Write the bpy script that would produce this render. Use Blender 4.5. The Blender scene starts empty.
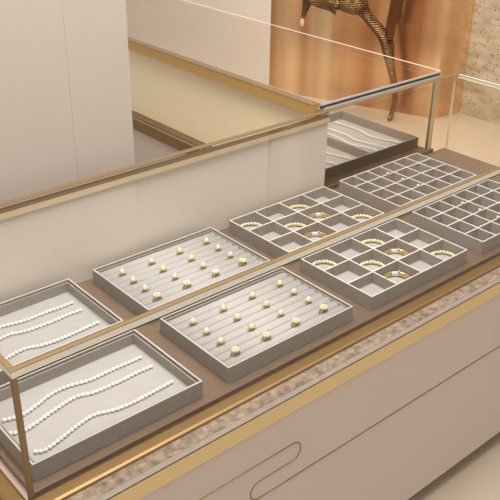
import bpy, bmesh, math, random
from mathutils import Vector, Matrix
random.seed(4)
S = bpy.context.scene
COL = S.collection
PI = math.pi

# ------------------------------------------------------------------ materials
def lin(c):
    return tuple(((v/255)/12.92 if v/255 <= .04045 else ((v/255+.055)/1.055)**2.4) for v in c)
def mat(name, rgb, rough=.6, metal=0., var=.06, scale=40., bump=0., bscale=400., stretch=(1,1,1), spec=.5, sheen=0.):
    m = bpy.data.materials.new(name); m.use_nodes = True
    nt = m.node_tree; N = nt.nodes; L = nt.links; b = N['Principled BSDF']
    c = lin(rgb)
    tc = N.new('ShaderNodeTexCoord'); mp = N.new('ShaderNodeMapping'); mp.inputs['Scale'].default_value = stretch
    L.new(tc.outputs['Object'], mp.inputs[0])
    n = N.new('ShaderNodeTexNoise'); n.inputs['Scale'].default_value = scale; n.inputs['Detail'].default_value = 4
    L.new(mp.outputs[0], n.inputs['Vector'])
    r = N.new('ShaderNodeMix'); r.data_type = 'RGBA'
    r.inputs[6].default_value = (*[v*(1-var) for v in c], 1); r.inputs[7].default_value = (*[min(1, v*(1+var)) for v in c], 1)
    L.new(n.outputs['Fac'], r.inputs[0]); L.new(r.outputs[2], b.inputs['Base Color'])
    b.inputs['Roughness'].default_value = rough; b.inputs['Metallic'].default_value = metal
    b.inputs['Specular IOR Level'].default_value = spec
    if sheen: b.inputs['Sheen Weight'].default_value = sheen
    if bump:
        n2 = N.new('ShaderNodeTexNoise'); n2.inputs['Scale'].default_value = bscale; n2.inputs['Detail'].default_value = 3
        L.new(mp.outputs[0], n2.inputs['Vector'])
        bp = N.new('ShaderNodeBump'); bp.inputs['Strength'].default_value = bump; bp.inputs['Distance'].default_value = .001
        L.new(n2.outputs['Fac'], bp.inputs['Height']); L.new(bp.outputs[0], b.inputs['Normal'])
    return m
def glass_mat(name, tint, refl=.4):
    m = bpy.data.materials.new(name); m.use_nodes = True
    nt = m.node_tree; N = nt.nodes; L = nt.links; N.remove(N['Principled BSDF'])
    t = N.new('ShaderNodeBsdfTransparent'); t.inputs[0].default_value = (*tint, 1)
    g = N.new('ShaderNodeBsdfGlossy'); g.inputs['Roughness'].default_value = .02; g.inputs[0].default_value = (.95, .93, .9, 1)
    lw = N.new('ShaderNodeLayerWeight'); lw.inputs[0].default_value = .5
    p = N.new('ShaderNodeMath'); p.operation = 'POWER'; p.inputs[1].default_value = 5
    a = N.new('ShaderNodeMath'); a.operation = 'MULTIPLY_ADD'; a.inputs[1].default_value = .9*refl; a.inputs[2].default_value = .035*refl
    a.use_clamp = True
    mx = N.new('ShaderNodeMixShader')
    L.new(lw.outputs['Facing'], p.inputs[0]); L.new(p.outputs[0], a.inputs[0]); L.new(a.outputs[0], mx.inputs[0])
    L.new(t.outputs[0], mx.inputs[1]); L.new(g.outputs[0], mx.inputs[2]); L.new(mx.outputs[0], N['Material Output'].inputs[0])
    return m
def edge_glass_mat(name, rgb):          # ground glass edge with fine diagonal grinding marks
    m = mat(name, rgb, rough=.25, var=.04)
    nt = m.node_tree; N = nt.nodes; L = nt.links; b = N['Principled BSDF']
    tc = N.new('ShaderNodeTexCoord'); mp = N.new('ShaderNodeMapping'); mp.inputs['Rotation'].default_value = (0, .7, .7)
    w = N.new('ShaderNodeTexWave'); w.inputs['Scale'].default_value = 110
    L.new(tc.outputs['Object'], mp.inputs[0]); L.new(mp.outputs[0], w.inputs['Vector'])
    bp = N.new('ShaderNodeBump'); bp.inputs['Strength'].default_value = .3; bp.inputs['Distance'].default_value = .001
    L.new(w.outputs['Fac'], bp.inputs['Height']); L.new(bp.outputs[0], b.inputs['Normal'])
    return m
def stone_mat(name, base, dark, light, sc):
    m = bpy.data.materials.new(name); m.use_nodes = True
    nt = m.node_tree; N = nt.nodes; L = nt.links; b = N['Principled BSDF']; b.inputs['Roughness'].default_value = .7
    tc = N.new('ShaderNodeTexCoord'); mp = N.new('ShaderNodeMapping'); mp.inputs['Scale'].default_value = (1, 1, 2.6)
    L.new(tc.outputs['Object'], mp.inputs[0])
    n = N.new('ShaderNodeTexNoise'); n.inputs['Scale'].default_value = sc*.22; n.inputs['Detail'].default_value = 6
    L.new(mp.outputs[0], n.inputs['Vector'])
    r = N.new('ShaderNodeValToRGB'); r.color_ramp.elements[0].position = .3; r.color_ramp.elements[1].position = .7
    r.color_ramp.elements[0].color = (*lin(base), 1); r.color_ramp.elements[1].color = (*lin(light), 1)
    L.new(n.outputs['Fac'], r.inputs[0])
    v = N.new('ShaderNodeTexVoronoi'); v.inputs['Scale'].default_value = sc; L.new(tc.outputs['Object'], v.inputs['Vector'])
    r2 = N.new('ShaderNodeValToRGB'); r2.color_ramp.elements[0].position = .1; r2.color_ramp.elements[1].position = .26
    r2.color_ramp.elements[0].color = (1, 1, 1, 1); r2.color_ramp.elements[1].color = (0, 0, 0, 1)
    L.new(v.outputs['Distance'], r2.inputs[0])
    mu = N.new('ShaderNodeMath'); mu.operation = 'MULTIPLY'; L.new(r2.outputs[0], mu.inputs[0])
    s = N.new('ShaderNodeSeparateColor'); L.new(v.outputs['Color'], s.inputs[0])
    g = N.new('ShaderNodeMath'); g.operation = 'GREATER_THAN'; g.inputs[1].default_value = .55; L.new(s.outputs[0], g.inputs[0]); L.new(g.outputs[0], mu.inputs[1])
    mx = N.new('ShaderNodeMix'); mx.data_type = 'RGBA'; mx.inputs[7].default_value = (*lin(dark), 1)
    L.new(mu.outputs[0], mx.inputs[0]); L.new(r.outputs[0], mx.inputs[6]); L.new(mx.outputs[2], b.inputs['Base Color'])
    bp = N.new('ShaderNodeBump'); bp.inputs['Strength'].default_value = .5; bp.inputs['Distance'].default_value = .01
    L.new(n.outputs['Fac'], bp.inputs['Height']); L.new(bp.outputs[0], b.inputs['Normal'])
    return m
M = {}
M['suede'] = mat('grey suede', (152, 144, 136), .9, var=.17, scale=130, bump=.4, bscale=700, sheen=.1)
M['rim'] = mat('pale edge', (194, 188, 182), .7, var=.03)  # tray rims painted paler for light from above; also plain pale glass edges
M['lit_rim'] = mat('light-painted tray edge', (224, 216, 207), .7, var=.03)  # overhead light on rim and divider tops, put into the colour
M['velvet'] = mat('pale grey velvet', (174, 170, 167), .92, var=.07, scale=45, bump=.4, bscale=500, sheen=.15)
M['roll'] = mat('pale roll velvet', (180, 175, 172), .92, var=.06, scale=60, bump=.3, bscale=500, sheen=.15)
M['deck'] = mat('brown woven display deck', (119, 99, 82), .42, var=.08, scale=60, stretch=(.3, 1, 1), bump=.2)
M['brass'] = mat('brushed brass', (146, 116, 76), .48, .7, var=.08, scale=30, stretch=(.2, 1, 1))
M['trim'] = mat('satin bronze trim', (150, 124, 88), .42, .5, var=.06, scale=30)
M['header'] = mat('pale champagne brass', (232, 214, 178), .35, .4)
M['rail'] = mat('golden brass rail', (208, 164, 100), .42, .45)
M['band'] = mat('pale brass band', (230, 201, 148), .42, .35, var=.05, scale=20)
M['inlay'] = mat('brass inlay', (150, 112, 50), .4, .8)
M['lacquer'] = mat('warm beige lacquer', (204, 187, 173), .38, var=.02, scale=3)
M['door'] = mat('ivory lacquer sliding door', (222, 211, 198), .35, var=.02, scale=3)
M['cream'] = mat('cream lacquer', (250, 228, 188), .35, var=.02, scale=3)
M['plaster'] = mat('taupe plaster', (194, 179, 165), .8, var=.03, scale=3, stretch=(1, 1, .3))
M['white'] = mat('warm white plaster', (226, 212, 195), .85, var=.03, scale=5, bump=.3, bscale=30)
M['floor'] = mat('beige stone floor', (186, 167, 144), .3, var=.04, scale=3)
M['dark'] = mat('dark plinth and shadow line', (70, 55, 42), .8)
M['pearl'] = mat('pearl', (244, 240, 236), .22, var=.03)
M['gold'] = mat('polished gold', (222, 198, 146), .28, .85, var=.05)
M['palegold'] = mat('pale beaded gold', (236, 222, 186), .4, .4, var=.12, scale=300)
M['glint'] = mat('white glint', (238, 234, 228), .2, .3, var=.1, scale=600)  # white colour that paints a glint on the gold bangles
M['gem'] = mat('champagne stone', (246, 232, 204), .15, .3, var=.1, scale=300)
M['marble'] = stone_mat('mottled brown marble', (104, 84, 65), (92, 72, 55), (158, 138, 118), 300)
M['lip'] = mat('polished pale stone edge', (140, 126, 113), .4, var=.1, scale=60)
M['stone'] = stone_mat('travertine terrazzo', (168, 146, 118), (104, 72, 44), (206, 188, 160), 44)
M['glass'] = glass_mat('clear glass', (.985, .975, .96))
M['edge'] = edge_glass_mat('ground glass edge', (240, 230, 212))
M['statue'] = mat('dark patinated bronze', (112, 76, 46), .35, .9, var=.25, scale=12)
M['hoof'] = mat('pale hoof', (222, 200, 176), .5)

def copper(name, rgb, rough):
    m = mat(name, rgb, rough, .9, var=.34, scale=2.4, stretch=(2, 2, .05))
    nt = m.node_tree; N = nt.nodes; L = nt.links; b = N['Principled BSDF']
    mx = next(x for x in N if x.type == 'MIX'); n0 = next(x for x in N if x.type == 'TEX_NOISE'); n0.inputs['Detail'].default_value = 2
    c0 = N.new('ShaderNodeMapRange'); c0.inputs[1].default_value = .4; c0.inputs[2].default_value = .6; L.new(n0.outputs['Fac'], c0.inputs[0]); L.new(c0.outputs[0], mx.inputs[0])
    mx.inputs[6].default_value = (*lin((196, 144, 102)), 1); mx.inputs[7].default_value = (*lin((240, 208, 166)), 1)  # reflections painted into the copper as pale and dark upright streaks
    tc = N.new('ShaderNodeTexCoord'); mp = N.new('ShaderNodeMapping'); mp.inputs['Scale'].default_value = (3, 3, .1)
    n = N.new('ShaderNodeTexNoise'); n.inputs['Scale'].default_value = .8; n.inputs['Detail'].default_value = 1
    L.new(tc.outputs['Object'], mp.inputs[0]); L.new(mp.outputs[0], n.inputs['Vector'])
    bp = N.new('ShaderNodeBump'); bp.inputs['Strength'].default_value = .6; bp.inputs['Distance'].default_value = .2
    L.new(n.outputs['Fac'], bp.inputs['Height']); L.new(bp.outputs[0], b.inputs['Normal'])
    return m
M['copper'] = copper('copper cladding with painted reflections', (226, 180, 132), .2)
def ribbed():
    m = mat('ribbed bronze', (118, 88, 58), .42, .9, var=.2, scale=20)
    nt = m.node_tree; N = nt.nodes; L = nt.links; b = N['Principled BSDF']
    tc = N.new('ShaderNodeTexCoord')
    w = N.new('ShaderNodeTexWave'); w.bands_direction = 'Z'; w.inputs['Scale'].default_value = 30; w.inputs['Distortion'].default_value = 4
    L.new(tc.outputs['Object'], w.inputs['Vector'])
    bp = N.new('ShaderNodeBump'); bp.inputs['Strength'].default_value = 1; bp.inputs['Distance'].default_value = .02
    sz = N.new('ShaderNodeSeparateXYZ'); L.new(tc.outputs['Object'], sz.inputs[0])
    k = N.new('ShaderNodeMapRange'); k.inputs[1].default_value = .2; k.inputs[2].default_value = .28; L.new(sz.outputs[2], k.inputs[0])
    L.new(k.outputs[0], bp.inputs['Strength'])
    L.new(w.outputs['Fac'], bp.inputs['Height']); L.new(bp.outputs[0], b.inputs['Normal'])
    return m
M['ribbed'] = ribbed()

# ------------------------------------------------------------------ helpers
def tag(o, label=None, cat=None, group=None, kind=None):
    if label: o['label'] = label
    if cat: o['category'] = cat
    if group: o['group'] = group
    if kind: o['kind'] = kind
    return o
def link(name, bm, m, parent=None, smooth=False, bevel=0.):
    me = bpy.data.meshes.new(name); bmesh.ops.recalc_face_normals(bm, faces=bm.faces[:]); bm.to_mesh(me); bm.free()
    me.materials.append(m)
    if smooth:
        for p in me.polygons: p.use_smooth = True
    o = bpy.data.objects.new(name, me); COL.objects.link(o)
    if parent: o.parent = parent
    if bevel:
        md = o.modifiers.new('bevel', 'BEVEL'); md.width = bevel; md.segments = 2; md.limit_method = 'ANGLE'
    return o
def abox(bm, x0, x1, y0, y1, z0, z1):
    v = [bm.verts.new((x, y, z)) for x in (x0, x1) for y in (y0, y1) for z in (z0, z1)]
    for f in ((0,1,3,2),(4,6,7,5),(0,4,5,1),(2,3,7,6),(0,2,6,4),(1,5,7,3)): bm.faces.new([v[i] for i in f])
    return bm
def box(name, d, m, parent=None, bevel=0.):
    return link(name, abox(bmesh.new(), *d), m, parent, bevel=bevel)
def frame(bm, x0, x1, y0, y1, z0, z1, t):    # a rectangular ring with mitred continuous walls
    o = [(x0,y0),(x1,y0),(x1,y1),(x0,y1)]; i = [(x0+t,y0+t),(x1-t,y0+t),(x1-t,y1-t),(x0+t,y1-t)]
    V = {}
    for k in range(4):
        for nm, P in (('o', o), ('i', i)):
            for zi, z in enumerate((z0, z1)): V[nm, k, zi] = bm.verts.new((*P[k], z))
    for k in range(4):
        j = (k+1) % 4
        bm.faces.new((V['o',k,0],V['o',j,0],V['o',j,1],V['o',k,1])); bm.faces.new((V['i',k,0],V['i',k,1],V['i',j,1],V['i',j,0]))
        bm.faces.new((V['o',k,1],V['o',j,1],V['i',j,1],V['i',k,1])); bm.faces.new((V['o',k,0],V['i',k,0],V['i',j,0],V['o',j,0]))
    return bm
def sphere(bm, c, r, u=12, v=8, s=(1,1,1)):
    bmesh.ops.create_uvsphere(bm, u_segments=u, v_segments=v, radius=1, matrix=Matrix.Translation(c) @ Matrix.Diagonal((r*s[0], r*s[1], r*s[2], 1)))
    return bm
def sweep(bm, pts, r, closed=False, n=8, up=Vector((0,0,1)), flat=1.):
    rings = []; P = [Vector(p) for p in pts]; K = len(P)
    for i in range(K):
        a = P[(i-1) % K] if closed or i else P[0]; b = P[(i+1) % K] if closed or i < K-1 else P[-1]
        t = (b-a).normalized(); s = t.cross(up)
        s = s.normalized() if s.length > 1e-6 else Vector((1,0,0)); w = s.cross(t)
        rings.append([bm.verts.new(P[i] + r*(s*math.cos(q)*flat + w*math.sin(q))) for q in (2*PI*k/n for k in range(n))])
    for i in range(K if closed else K-1):
        A, B = rings[i], rings[(i+1) % K]
        for k in range(n): bm.faces.new((A[k], A[(k+1) % n], B[(k+1) % n], B[k]))
    if not closed:
        bm.faces.new(rings[0]); bm.faces.new(rings[-1])
    return bm
def empty(name, loc, label, cat, group=None, rz=0.):
    o = bpy.data.objects.new(name, None); o.empty_display_size = .02; COL.objects.link(o)
    o.location = loc; o.rotation_euler.z = rz
    return tag(o, label, cat, group)
def copy_tree(o, parent=None):
    c = o.copy(); COL.objects.link(c)
    if parent: c.parent = parent
    for ch in o.children: copy_tree(ch, c)
    return c
class Proto:                      # first placement uses the object itself, later ones are copies
    def __init__(s, make): s.make = make; s.o = None
    def place(s, loc, label, rz=0.):
        if s.o is None: s.o = c = s.make()
        else: c = copy_tree(s.o)
        c.location = loc; c.rotation_euler.z = rz; c['label'] = label
        return c

# ------------------------------------------------------------------ setting
FZ = -.55
tag(box('floor', (-4, 6, -4, 6, FZ-.05, FZ), M['floor']), kind='structure')
bm = abox(bmesh.new(), .046, .19, .56, .72, FZ, 2.4); abox(bm, -1.6, .0459, .5606, .72, FZ, 2.4)
tag(link('wall_left', bm, M['plaster']), kind='structure')
def prism(name, pts, m):
    bm = bmesh.new(); A = [bm.verts.new((x, y, FZ)) for x, y in pts]; B = [bm.verts.new((x, y, 2.4)) for x, y in pts]; n = len(pts)
    bm.faces.new(A); bm.faces.new(B)
    for i in range(n): bm.faces.new((A[i], A[(i+1) % n], B[(i+1) % n], B[i]))
    return tag(link(name, bm, m), kind='structure')
prism('wall_back', ((2.4095, 2.5565), (2.70, 2.60), (2.2, 5.2), (1.9, 5.2)), M['white'])
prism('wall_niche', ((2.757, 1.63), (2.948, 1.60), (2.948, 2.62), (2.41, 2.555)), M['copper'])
tag(box('wall_right', (2.95, 3.15, -3.5, 2.77, FZ, 2.4), M['stone']), kind='structure')

# ------------------------------------------------------------------ counters
XL, XR, YF, YB, H = -.396, 1.245, -.027, .478, .2275
def s_inlay(x_left, x_right):
    pts = [(x_left, -.1155)]; r = .0205
    pts += [(.075 + r*math.sin(a), -.136 + r*math.cos(a)) for a in (PI*k/14 for k in range(15))]
    pts += [(-.005 - r*math.sin(a), -.177 + r*math.cos(a)) for a in (PI*k/14 for k in range(15))]
    pts += [(x_right, -.1975)]
    return pts
c1 = empty('display_counter', (.4, .2, FZ), 'beige lacquered jewellery counter with brass band and curved brass inlay on its long front', 'display counter')
def loc(parent, d):               # world box to the parent's frame
    p = parent.location
    return (d[0]-p.x, d[1]-p.x, d[2]-p.y, d[3]-p.y, d[4]-p.z, d[5]-p.z)
def part(name, d, m, parent, bevel=0.): return box(name, loc(parent, d), m, parent, bevel)
LX = -.467                        # outer left face of the ledge
part('plinth', (LX+.05, 1.2, -.04, .47, FZ, -.5), M['dark'], c1)
part('cabinet_body', (LX+.012, 1.252, -.082, .4775, -.5, -.012), M['lacquer'], c1)
df = part('drawer_front', (LX, 1.254, -.094, -.0825, -.5, -.0405), M['lacquer'], c1, .0008)
bm = bmesh.new(); sweep(bm, [(x-.4, -.0942-.2, z-FZ) for x, z in s_inlay(LX+.002, 1.252)], .0011, n=6, up=Vector((0,1,0)))
tag(link('inlay_line', bm, M['inlay'], df, True), 'thin brass inlay line doubling back in an S')
part('side_panel', (LX, LX+.0115, -.082, .4775, -.5, -.0405), M['lacquer'], c1)
part('brass_band', (LX-.0006, 1.2545, -.0952, -.0825, -.04, -.0072), M['band'], c1)
part('shadow_line', (LX-.0004, 1.2543, -.0948, -.0827, -.0071, -.0061), M['dark'], c1)
part('brass_band', (LX-.0006, LX+.0115, -.082, .4775, -.04, -.0062), M['band'], c1)
part('ledge_lip', (LX-.0006, 1.2545, -.0952, -.0842, -.006, -.0028), M['lip'], c1, .0008)
part('marble_ledge', (LX-.0006, 1.2545, -.084, -.0575, -.006, -.003), M['marble'], c1, .0008)
part('marble_ledge', (LX-.0006, LX+.037, -.0572, .4775, -.006, -.003), M['marble'], c1, .0008)
part('brass_rail', (LX+.0375, 1.2545, -.0572, -.0278, -.0118, .002), M['brass'], c1, .006)
part('brass_rail', (LX+.0375, LX+.0675, -.0275, .4775, -.0118, .002), M['brass'], c1, .006)
dk = part('display_deck', (XL+.009, XR-.008, -.0195, .4775, -.0118, 0), M['deck'], c1, .0006)

g1 = empty('glass_showcase', (.4, .2, 0), 'long low glass showcase with brass edge trims over the eight front jewellery trays', 'glass showcase')
gt = .007
part('top_pane', (XL+.0015, XR-.0015, YF+.0015, YB-.0015, H-.010, H), M['glass'], g1)
part('front_pane', (XL+.008, XR-.008, YF, YF+gt, -.0115, H-.0102), M['glass'], g1)
part('side_pane', (XL, XL+gt, YF+.008, YB-.009, -.0115, H-.0102), M['glass'], g1)
part('side_pane', (XR-gt, XR, YF+.008, YB-.009, .0005, H-.0102), M['glass'], g1)
part('back_pane', (.716, XR-.008, YB-.008, YB-.001, .0005, H-.0102), M['glass'], g1)
for x0, x1, y0 in ((XL+.008, .1315, YB-.0075), (.1305, .5205, YB-.0045), (.5195, .714, YB-.0075)):
    part('sliding_door', (x0, x1, y0, y0+.0025 if y0 > YB-.006 else y0+.003, .0005, H-.0282), M['door'], g1)
part('door_header', (XL+.008, .714, YB-.0135, YB-.001, H-.028, H-.0165), M['header'], g1)
part('shadow_line', (XL+.008, .714, YB-.012, YB-.001, H-.0163, H-.0103), M['trim'], g1)
zt = H+.0002
part('edge_trim', (XL, XR, YF, YF+.0085, zt, zt+.0012), M['trim'], g1)
part('edge_trim', (XL, XR, YB-.014, YB, zt, zt+.0012), M['trim'], g1)
part('edge_trim', (XL, XL+.009, YF+.0087, YB-.0142, zt, zt+.0012), M['trim'], g1)
part('edge_trim', (XR-.004, XR, YF+.0087, YB-.0142, zt, zt+.0012), M['edge'], g1)
part('glass_edge', (XL, XR, YF, YF+.0014, H-.0105, H), M['edge'], g1)
part('glass_edge', (XL, XL+.0014, YF+.0015, YB, H-.0105, H), M['edge'], g1)
part('glass_edge', (XR-.0014, XR, YF+.0015, YB, H-.0105, H), M['edge'], g1)
part('shadow_line', (XL+.008, XR, YF-.0002, YF+.001, H-.0128, H-.0107), M['dark'], g1)  # solid dark strip painting the shadow line below the glass edge
part('corner_post', (XL-.0002, XL+.0075, YF-.0002, YF+.0075, -.0115, H-.0106), M['trim'], g1)
part('corner_post', (XR-.004, XR, YB-.006, YB-.001, .0005, H-.0106), M['edge'], g1)

# the second showcase, at right angles behind the first
AX, BX, CY, DY = .697, 1.186, .488, 2.42; H2 = .2425; zt2 = H2+.0002
c2 = empty('display_counter', (.96, 1.4, FZ), 'beige counter with brass-trimmed ledge under the rear showcase, at right angles to the long one', 'display counter')
part('plinth', (.72, 1.2, .52, 2.4, FZ, -.5), M['dark'], c2)
part('cabinet_body', (.668, 1.19, .4785, DY, -.5, -.0405), M['lacquer'], c2)
part('cabinet_top', (.6675, 1.188, .4785, DY, -.04, -.0122), M['deck'], c2)
part('brass_band', (.660, .667, .4785, DY, -.04, -.0062), M['brass'], c2)
part('pale_ledge', (.660, .6655, .4785, DY, -.006, -.003), M['lip'], c2)
part('brass_rail', (.6672, .6925, .4785, DY, -.0118, .0005), M['brass'], c2, .002)
part('display_deck', (.693, 1.188, .4785, DY, -.0118, 0), M['deck'], c2)
part('brass_rail', (.694, 1.188, .479, .4865, .0002, .009), M['brass'], c2, .002)
g2 = empty('glass_showcase', (.96, 1.4, 0), 'rear glass showcase with cream back panel and brass rail, in front of the copper wall', 'glass showcase')
part('top_pane', (AX+.0015, BX-.0015, CY+.0015, DY, H2-.010, H2), M['glass'], g2)
part('front_pane', (AX+.008, BX-.019, CY, CY+gt, .0005, H2-.0195), M['glass'], g2)
part('side_pane', (BX-gt, BX, CY+.01, DY, .0005, H2-.0102), M['glass'], g2)
part('back_panel', (AX, AX+.006, CY+.008, DY, .0005, H2-.0102), M['cream'], g2)
part('header_rail', (AX-.02, AX-.0002, CY+.002, DY, H2-.027, H2+.0002), M['rail'], g2)
part('edge_trim', (AX-.021, AX+.004, CY+.001, DY, zt2+.0002, zt2+.0014), M['trim'], g2)
part('edge_trim', (BX-.003, BX, CY, DY, zt2, zt2+.0012), M['edge'], g2)
part('glass_edge', (AX+.006, BX, CY, CY+.0014, H2-.0055, H2), M['rim'], g2)
part('glass_edge', (AX+.02, BX-.001, CY, CY+.0014, H2-.019, H2-.0125), M['rim'], g2)
part('shadow_line', (AX+.006, BX-.001, CY+.0005, CY+.003, H2-.0123, H2-.0057), M['dark'], g2)  # dark strip, the brass shadow put in as colour
part('corner_post', (AX, AX+.0075, CY, CY+.0075, .0005, H2-.0275), M['trim'], g2)
part('corner_post', (BX-.018, BX, CY+.0005, CY+.009, .0005, H2-.0195), M['header'], g2)

# ------------------------------------------------------------------ trays
TW, TD, TH = .318, .207, .033
def tray_shell(name, cat, group, pad_top, lip=True, pad='velvet'):
    t = empty(name, (0,0,0), '', cat, group)
    bm = frame(bmesh.new(), 0, TW, 0, TD, 0, TH-.0010, .0030); abox(bm, .0032, TW-.0032, .0032, TD-.0032, 0, .003)
    link('tray_wall', bm, M['suede'], t)
    link('rim', frame(bmesh.new(), 0, TW, 0, TD, TH-.0009, TH, .0030 if lip else .0026), M['rim' if lip else 'lit_rim'], t)
    if lip:
        bm = frame(bmesh.new(), .0056, TW-.0056, .0056, TD-.0056, .0031, TH-.004, .0026)
        link('inner_lip', bm, M['suede'], t)
    i = .0083 if lip else .0034
    link('liner', abox(bmesh.new(), i, TW-i, i, TD-i, .0032, pad_top), M[pad], t)
    return t
def necklace_tray(): return tray_shell('necklace_tray', 'jewellery tray', 'necklace trays', .0075)
def ring_tray():
    t = tray_shell('ring_tray', 'jewellery tray', 'ring trays', .015)
    i = .0086; d = (TD-2*i)/9
    for k in range(9):
        bm = bmesh.new(); y0 = i+k*d; n = 10; A = []; B = []
        for q in range(n+1):
            a = PI*q/n; y = y0 + d/2 - (d/2-.0002)*math.cos(a); z = .0225 + .0055*math.sin(a)**.8
            A.append(bm.verts.new((i, y, z))); B.append(bm.verts.new((TW-i, y, z)))
        A += [bm.verts.new((i, y0+d-.0002, .0152)), bm.verts.new((i, y0+.0002, .0152))]
        B += [bm.verts.new((TW-i, y0+d-.0002, .0152)), bm.verts.new((TW-i, y0+.0002, .0152))]
        K = len(A)
        for q in range(K): bm.faces.new((A[q], A[(q+1) % K], B[(q+1) % K], B[q]))
        bm.faces.new(A); bm.faces.new(B)
        link('ring_roll', bm, M['roll'], t, True)
        t.children[-1].data.shade_flat() if False else None
    return t
def divided_tray(name, group, nx, ny):
    t = tray_shell(name, 'jewellery tray', group, .006, lip=False, pad='velvet' if nx == 4 else 'suede')
    tt = .0014
    def divider(d, long_x):
        o = link('divider', abox(bmesh.new(), *d[:4], .0062, TH-.0014), M['suede'], t)
        link('divider_edge', abox(bmesh.new(), *d[:4], TH-.0013, TH-.0001), M['lit_rim'], o)  # top strip of the divider, its overhead light painted in
    for k in range(1, ny):
        y = TD*k/ny; divider((.0036, TW-.0036, y-tt, y+tt), True)
    for k in range(1, nx):
        x = TW*k/nx
        for j in range(ny):
            y0 = TD*j/ny + (tt+.0002 if j else .0036); y1 = TD*(j+1)/ny - (tt+.0002 if j < ny-1 else .0036)
            divider((x-tt, x+tt, y0, y1), False)
    return t
P_neck, P_ring = Proto(necklace_tray), Proto(ring_tray)
P_brac = Proto(lambda: divided_tray('bracelet_tray', 'bracelet trays', 4, 3))
P_grid = Proto(lambda: divided_tray('compartment_tray', 'compartment trays', 6, 4))
XN, XRG, XB, XG = -.374, .001, .3745, .7505
ROW = (('front', 0., 'against the front glass'), ('rear', .244, 'against the ivory sliding doors'))
for nm, y, where in ROW:
    P_neck.place((XN, y, .0004), 'grey suede tray of three pearl strands, %s row, left end of long showcase' % nm)
    P_ring.place((XRG, y, .0004), 'grey tray of ridged rolls holding sixteen gold rings, %s row' % nm)
    P_brac.place((XB, y, .0004), 'grey twelve-compartment tray holding six gold bracelets in the %s row' % nm)
    P_grid.place((XG, y, .0004), 'grey tray of twenty-four small compartments, %s row, right of the bracelets' % nm)
# trays in the second showcase, long side running away from the camera
for x, y, lab in ((1.176, .53, 'grey pearl tray at near end of rear showcase, the one by its glass side'),
                  (.9675, .53, 'grey pearl tray at near end of rear showcase, beside its cream panel'),
                  (1.176, .905, 'second grey tray from the near end along the rear showcase'),
                  (1.176, 1.28, 'third grey tray from the near end along the rear showcase'),
                  (1.176, 1.655, 'farthest grey tray along the rear showcase')):
    P_neck.place((x, y, .0004), lab, PI/2)

# ------------------------------------------------------------------ pearl strands
STR = [[(0.2908, 0.1507), (0.2724, 0.1503), (0.2316, 0.1514), (0.1857, 0.151), (0.1461, 0.1597), (0.1124, 0.1578), (0.0752, 0.1453), (0.0475, 0.1405), (0.0173, 0.1493)], [(0.2903, 0.115), (0.2611, 0.1161), (0.2253, 0.1143), (0.1753, 0.1161), (0.143, 0.1253), (0.1019, 0.1183), (0.0597, 0.1075), (0.0333, 0.103), (0.0158, 0.1114)], [(0.2921, 0.0552), (0.2173, 0.0508), (0.1756, 0.0543), (0.144, 0.0646), (0.1155, 0.061), (0.0792, 0.0504), (0.0499, 0.0421), (0.0353, 0.0419), (0.025, 0.0482)]]
def resample(pts, pitch):
    # Catmull-Rom then walk at equal pitch
    P = [Vector((*p, 0)) for p in pts]; Q = []
    for i in range(len(P)-1):
        a, b, c, d = P[max(i-1,0)], P[i], P[i+1], P[min(i+2, len(P)-1)]
        for k in range(24):
            t = k/24; Q.append(.5*((2*b)+(c-a)*t+(2*a-5*b+4*c-d)*t*t+(3*b-a-3*c+d)*t**3))
    Q.append(P[-1]); out = [Q[0]]; acc = 0
    for i in range(1, len(Q)):
        seg = (Q[i]-Q[i-1]).length; pos = 0
        while acc + (seg-pos) >= pitch:
            pos += pitch-acc; acc = 0; out.append(Q[i-1].lerp(Q[i], pos/seg))
        acc += seg-pos
    return out
PR = .0036
SN = ('back', 'middle', 'front')
pearl_me = None
def strand_proto(k):
    global pearl_me
    pts = resample(STR[k], 2*PR+.0008)
    o = empty('pearl_strand', (0,0,0), '', 'pearl necklace', 'pearl strands in the long showcase')
    bm = bmesh.new(); sweep(bm, [(p.x, p.y, PR) for p in pts], .0005, n=5); link('thread', bm, M['pearl'], o)
    for p in pts:
        if pearl_me is None:
            q = link('pearl', sphere(bmesh.new(), (0,0,0), PR), M['pearl'], o, True); pearl_me = q.data
        else:
            q = bpy.data.objects.new('pearl', pearl_me); COL.objects.link(q); q.parent = o
        q.location = (p.x, p.y, PR)
    return o
for k in range(3):
    pr = Proto(lambda: strand_proto(k))
    for nm, y, _ in ROW:
        pr.place((XN, y, .0081), 'white pearl strand, %s of three in the %s tray of the long showcase' % (SN[k], nm))
    # tiny in the photo: one mesh per strand
    bm = bmesh.new()
    for p in resample(STR[k], 2*PR+.0008): sphere(bm, (p.x, p.y, PR), PR, 8, 6)
    o = link('pearl_strand', bm, M['pearl'], None, True); o2 = o.copy(); COL.objects.link(o2)
    sn = ('left', 'middle', 'right')[k]
    for q, x, w in ((o, 1.176, 'glass-side'), (o2, .9675, 'panel-side')):
        q.location = (x, .53, .0081); q.rotation_euler.z = PI/2
        tag(q, 'pearl strand, %s of three in the %s pearl tray of the rear showcase' % (sn, w), 'pearl necklace', 'pearl strands in the rear showcase')

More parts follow.
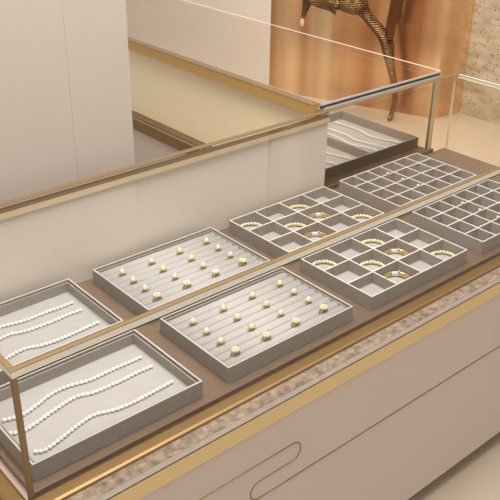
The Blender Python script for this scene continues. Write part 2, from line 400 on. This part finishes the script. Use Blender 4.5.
# ------------------------------------------------------------------ rings
def ring_a():
    o = empty('ring', (0,0,0), '', 'ring', 'gold rings')
    R = .0082
    bm = bmesh.new(); sweep(bm, [(R*math.cos(a), 0, R*math.sin(a)) for a in (2*PI*k/28 for k in range(28))], .0015, True, 8, Vector((0,1,0)), 1.)
    link('band', bm, M['gold'], o, True)
    bm = sphere(bmesh.new(), (0,0,R+.002), .0056, 14, 10, (1.15,1.05,.95))
    for k in range(8):
        a = 2*PI*k/8; sphere(bm, (.0058*math.cos(a), .0054*math.sin(a), R+.0012), .0017, 8, 6)
    link('setting', bm, M['palegold'], o, True)
    link('stone', sphere(bmesh.new(), (0,0,R+.0066), .0028, 10, 8, (1,1,.7)), M['gem'], o, True)
    return o
def ring_b():
    o = empty('ring', (0,0,0), '', 'ring', 'gold rings')
    R = .0092
    bm = bmesh.new()
    for dy in (-.0024, .0024):
        sweep(bm, [(R*math.cos(a), dy, R*math.sin(a)) for a in (2*PI*k/28 for k in range(28))], .0014, True, 8, Vector((0,1,0)))
    link('band', bm, M['gold'], o, True)
    bm = bmesh.new()
    for k in range(7):
        a = 2*PI*k/7; c = Vector((.0062*math.cos(a), .0058*math.sin(a), R+.003)); sphere(bm, c, .0028, 10, 8)
        sweep(bm, [(0, 0, R-.0006), c], .0007, n=6, up=Vector((.3,.5,.1)))
    link('setting', bm, M['palegold'], o, True)
    link('stone', sphere(bmesh.new(), (0,0,R+.0055), .0044, 12, 8, (1,1,.8)), M['gem'], o, True)
    return o
PA, PB = Proto(ring_a), Proto(ring_b)
ORD = ('leftmost', 'second from left', 'third from left', 'rightmost')
i = .0086; d = (TD-2*i)/9
RN = ('front', 'second', 'third', 'back')
for nm, y, _ in ROW:
    for r in range(4):
        for c in range(4):
            kind = PB if r == 0 else PA
            yy = i + d*(1+2*r); x = .041+.0748*c
            kind.place((XRG+x, y+yy, .0262), '%s, %s in the %s row of the %s ring tray' % ('openwork gold ring' if r == 0 else 'round-topped gold ring', ORD[c], RN[r], nm), random.uniform(-.12, .12))

# ------------------------------------------------------------------ bracelets and studs
BR = .0285
def beaded():
    o = empty('beaded_bracelet', (0,0,0), '', 'bracelet', 'beaded gold bracelets')
    bm = bmesh.new(); sweep(bm, [(BR*math.cos(a), BR*math.sin(a)*.93, .0035) for a in (2*PI*k/48 for k in range(48))], .0018, True, 8, flat=1.2)
    link('band', bm, M['palegold'], o, True)
    bm = bmesh.new()
    for k in range(22):
        a = 2*PI*k/22; sphere(bm, (BR*math.cos(a), BR*.93*math.sin(a), .0058), .0042, 10, 8, (1,1,.95))
        a += PI/22; sphere(bm, ((BR+.0018)*math.cos(a), (BR+.0018)*.93*math.sin(a), .004), .0028, 8, 6)
    link('bead_row', bm, M['palegold'], o, True)
    return o
def bangle():
    o = empty('smooth_bangle', (0,0,0), '', 'bracelet', 'smooth gold bangles')
    def arc(a0, a1, n, r, m, nm):
        bm = bmesh.new(); sweep(bm, [(BR*math.cos(a), BR*.93*math.sin(a), .0066) for a in (a0+(a1-a0)*k/n for k in range(n+1))], r, False, 12, flat=.6)
        link(nm, bm, m, o, True)
    arc(math.radians(82), math.radians(404), 52, .0062, M['gold'], 'band')
    arc(math.radians(45), math.radians(81), 12, .0055, M['glint'], 'glint_section')  # glint on the camera-facing arc, painted as a white section
    link('clasp', sphere(bmesh.new(), (BR*math.cos(.85), BR*.93*math.sin(.85), .0115), .0036, 12, 8), M['gold'], o, True)
    return o
PBe, PBa = Proto(beaded), Proto(bangle)
cells = [(0,2,PBe,'beaded gold bracelet','back-left corner'), (2,2,PBe,'beaded gold bracelet','back row third'), (1,1,PBe,'beaded gold bracelet','middle row second'),
         (3,0,PBe,'beaded gold bracelet','front-right corner'), (2,1,PBa,'smooth white-glint gold bangle','middle row third'), (1,0,PBa,'smooth white-glint gold bangle','front row second')]
for nm, y, _ in ROW:
    for cx, cy, P, what, w in cells:
        P.place((XB+TW*(cx+.5)/4, y+TD*(cy+.5)/3, .0066), '%s in the %s compartment of the %s bracelet tray' % (what, w, nm), -.25)
def stud():
    o = empty('pearl_stud', (0,0,0), '', 'earring', 'pearl studs')
    link('pearl', sphere(bmesh.new(), (0,0,.0032), .0032, 12, 8), M['pearl'], o, True)
    link('cup', sphere(bmesh.new(), (0,0,.0011), .0021, 10, 6, (1,1,.5)), M['gold'], o, True)
    return o
PS = Proto(stud)
for nm, y, _ in ROW:
    for k, r in enumerate((3, 2, 1)):
        PS.place((XG+TW*2.5/6, y+TD*r/4, TH+.0004), 'tiny white pearl stud on the %s divider of the %s compartment tray' % (('back', 'middle', 'front')[k], nm))

# ------------------------------------------------------------------ animal sculpture
def sculpture():
    base = Vector((2.54, 1.78, FZ+.0005))
    o = empty('animal_sculpture', base, 'ribbed bronze animal sculpture on one slender leg in front of the copper wall', 'sculpture')
    right = Vector((.7533, -.6577, 0)); fwd = Vector((.6577, .7533, 0)); upv = Vector((0, 0, 1))
    def pt(a, b, c=0.): return right*a + upv*b + fwd*c
    V, R, E = [], [], []
    def chain(pts, prev=None):
        first = None
        for a, b, c, r in pts:
            V.append(pt(a, b, c)); R.append(r); k = len(V)-1
            if first is None: first = k
            if prev is not None: E.append((prev, k))
            prev = k
        return first, prev
    root, chest = chain([(-.225,.635,0,.07), (-.29,.648,0,.092), (-.36,.66,0,.098), (-.43,.70,0,.085)])
    chain([(-.49,.80,0,.06), (-.53,.92,0,.045), (-.58,1.0,0,.045), (-.66,.99,0,.03)], chest)
    chain([(-.165,.575,0,.034), (-.11,.51,0,.028), (-.055,.455,0,.034), (-.024,.41,0,.040), (-.010,.34,0,.030), (.008,.275,0,.023), (.024,.22,0,.019), (.037,.16,0,.017), (.043,.10,0,.016), (.033,.04,0,.014), (.027,.014,-.01,.015), (.012,.010,-.03,.011)], root)
    chain([(-.44,.62,-.03,.03), (-.452,.57,-.03,.015), (-.461,.53,-.03,.011)], chest)
    me = bpy.data.meshes.new('body'); me.from_pydata(V, E, []); me.materials.append(M['ribbed'])
    ob = bpy.data.objects.new('body', me); COL.objects.link(ob); ob.parent = o
    md = ob.modifiers.new('skin', 'SKIN'); md.use_smooth_shade = True
    sk = me.skin_vertices.new() if not me.skin_vertices else me.skin_vertices[0]
    for i, v in enumerate(me.skin_vertices[0].data): v.radius = (R[i], R[i]); v.use_root = (i == root)
    sd = ob.modifiers.new('subdivision', 'SUBSURF'); sd.levels = sd.render_levels = 2
    sw = sphere(bmesh.new(), pt(-.463,.512,-.03), .013, 10, 8, (.8,.8,1.7)); link('hoof', sw, M['hoof'], o, True)
    def plate(pts, c0, c1):
        bm = bmesh.new(); A = [bm.verts.new(pt(a, b, c0)) for a, b in pts]; B = [bm.verts.new(pt(a*.98, b, c1)) for a, b in pts]
        bm.faces.new(A); bm.faces.new(B)
        for i in range(len(A)): bm.faces.new((A[i], A[(i+1) % len(A)], B[(i+1) % len(A)], B[i]))
        link('flank_plate', bm, M['statue'], o, bevel=.003)
    plate([(-.035,.43), (-.045,.50), (-.02,.72), (.032,.72), (.030,.62), (.006,.53), (.0,.44)], -.045, -.02)
    plate([(.004,.52), (.020,.50), (.030,.54), (.038,.72), (.030,.72), (.026,.60)], -.018, .012)
    return o
sculpture()

# ------------------------------------------------------------------ camera and light
yaw, pitch, roll = -.7182, .4921, .0151
cyw, syw, cp, sp = math.cos(yaw), math.sin(yaw), math.cos(pitch), math.sin(pitch)
f = Vector((-syw*cp, cyw*cp, -sp)); r = Vector((cyw, syw, 0)); u = r.cross(f)
r2 = math.cos(roll)*r + math.sin(roll)*u; u2 = -math.sin(roll)*r + math.cos(roll)*u
cam = bpy.data.cameras.new('camera'); co = bpy.data.objects.new('camera', cam); COL.objects.link(co)
mw = Matrix((r2, u2, -f)).transposed().to_4x4(); mw.translation = Vector((-.7401, -.9007, .8931)); co.matrix_world = mw
cam.sensor_width = 36; cam.lens = 821.56/500*36; cam.clip_start = .01
S.camera = co

def area(name, loc, target, size, power, color):
    l = bpy.data.lights.new(name, 'AREA'); l.shape = 'RECTANGLE'; l.size, l.size_y = size; l.energy = power; l.color = color
    o = bpy.data.objects.new(name, l); COL.objects.link(o); o.location = loc
    o.rotation_euler = (Vector(target)-Vector(loc)).to_track_quat('-Z', 'Y').to_euler()
    return o
area('ceiling_lamp', (.1, .0, 2.1), (.4, .2, 0), (1.4, 1.0), 66, (1, 1, .99))
area('niche_fill', (2.0, 1.7, 2.3), (2.0, 1.7, 0), (1.0, 1.6), 20, (1, .95, .88)).data.spread = 1.3  # unseen fill added to brighten copper wall, floor and sculpture
w = bpy.data.worlds.new('world'); S.world = w; w.use_nodes = True
N = w.node_tree.nodes; L = w.node_tree.links; bg = N['Background']
tc = N.new('ShaderNodeTexCoord'); sx = N.new('ShaderNodeSeparateXYZ'); rm = N.new('ShaderNodeValToRGB')
mr = N.new('ShaderNodeMapRange'); mr.inputs[1].default_value = -1; mr.inputs[2].default_value = 1
L.new(tc.outputs['Generated'], sx.inputs[0]); L.new(sx.outputs[2], mr.inputs[0]); L.new(mr.outputs[0], rm.inputs[0])
e = rm.color_ramp.elements; e[0].position = .45; e[0].color = (.60, .585, .565, 1); e[1].position = .9; e[1].color = (.89, .905, .92, 1)
mp = N.new('ShaderNodeMapping'); mp.inputs['Scale'].default_value = (1, 1, .12); n = N.new('ShaderNodeTexNoise'); n.inputs['Scale'].default_value = 4.5; n.inputs['Detail'].default_value = 2
L.new(tc.outputs['Generated'], mp.inputs[0]); L.new(mp.outputs[0], n.inputs['Vector'])
q = N.new('ShaderNodeMapRange'); q.inputs[1].default_value = .33; q.inputs[2].default_value = .67; q.inputs[3].default_value = .25; q.inputs[4].default_value = 1.5   # noise bands added to the unseen surroundings, for streaks in reflections
L.new(n.outputs['Fac'], q.inputs[0])
xx = N.new('ShaderNodeMath'); xx.operation = 'MULTIPLY_ADD'; xx.inputs[1].default_value = -.3; xx.inputs[2].default_value = 1.0; L.new(sx.outputs[0], xx.inputs[0])  # surroundings made brighter to the left, as added fill
mm = N.new('ShaderNodeMath'); mm.operation = 'MULTIPLY'; L.new(q.outputs[0], mm.inputs[0]); L.new(xx.outputs[0], mm.inputs[1])
vm = N.new('ShaderNodeVectorMath'); vm.operation = 'SCALE'; L.new(rm.outputs[0], vm.inputs[0]); L.new(mm.outputs[0], vm.inputs['Scale'])
L.new(vm.outputs[0], bg.inputs[0]); bg.inputs[1].default_value = .98
S.view_settings.view_transform = 'Standard'; S.view_settings.look = 'None'
S.view_settings.gamma = 1; S.view_settings.exposure = 0; S.view_settings.use_curve_mapping = False
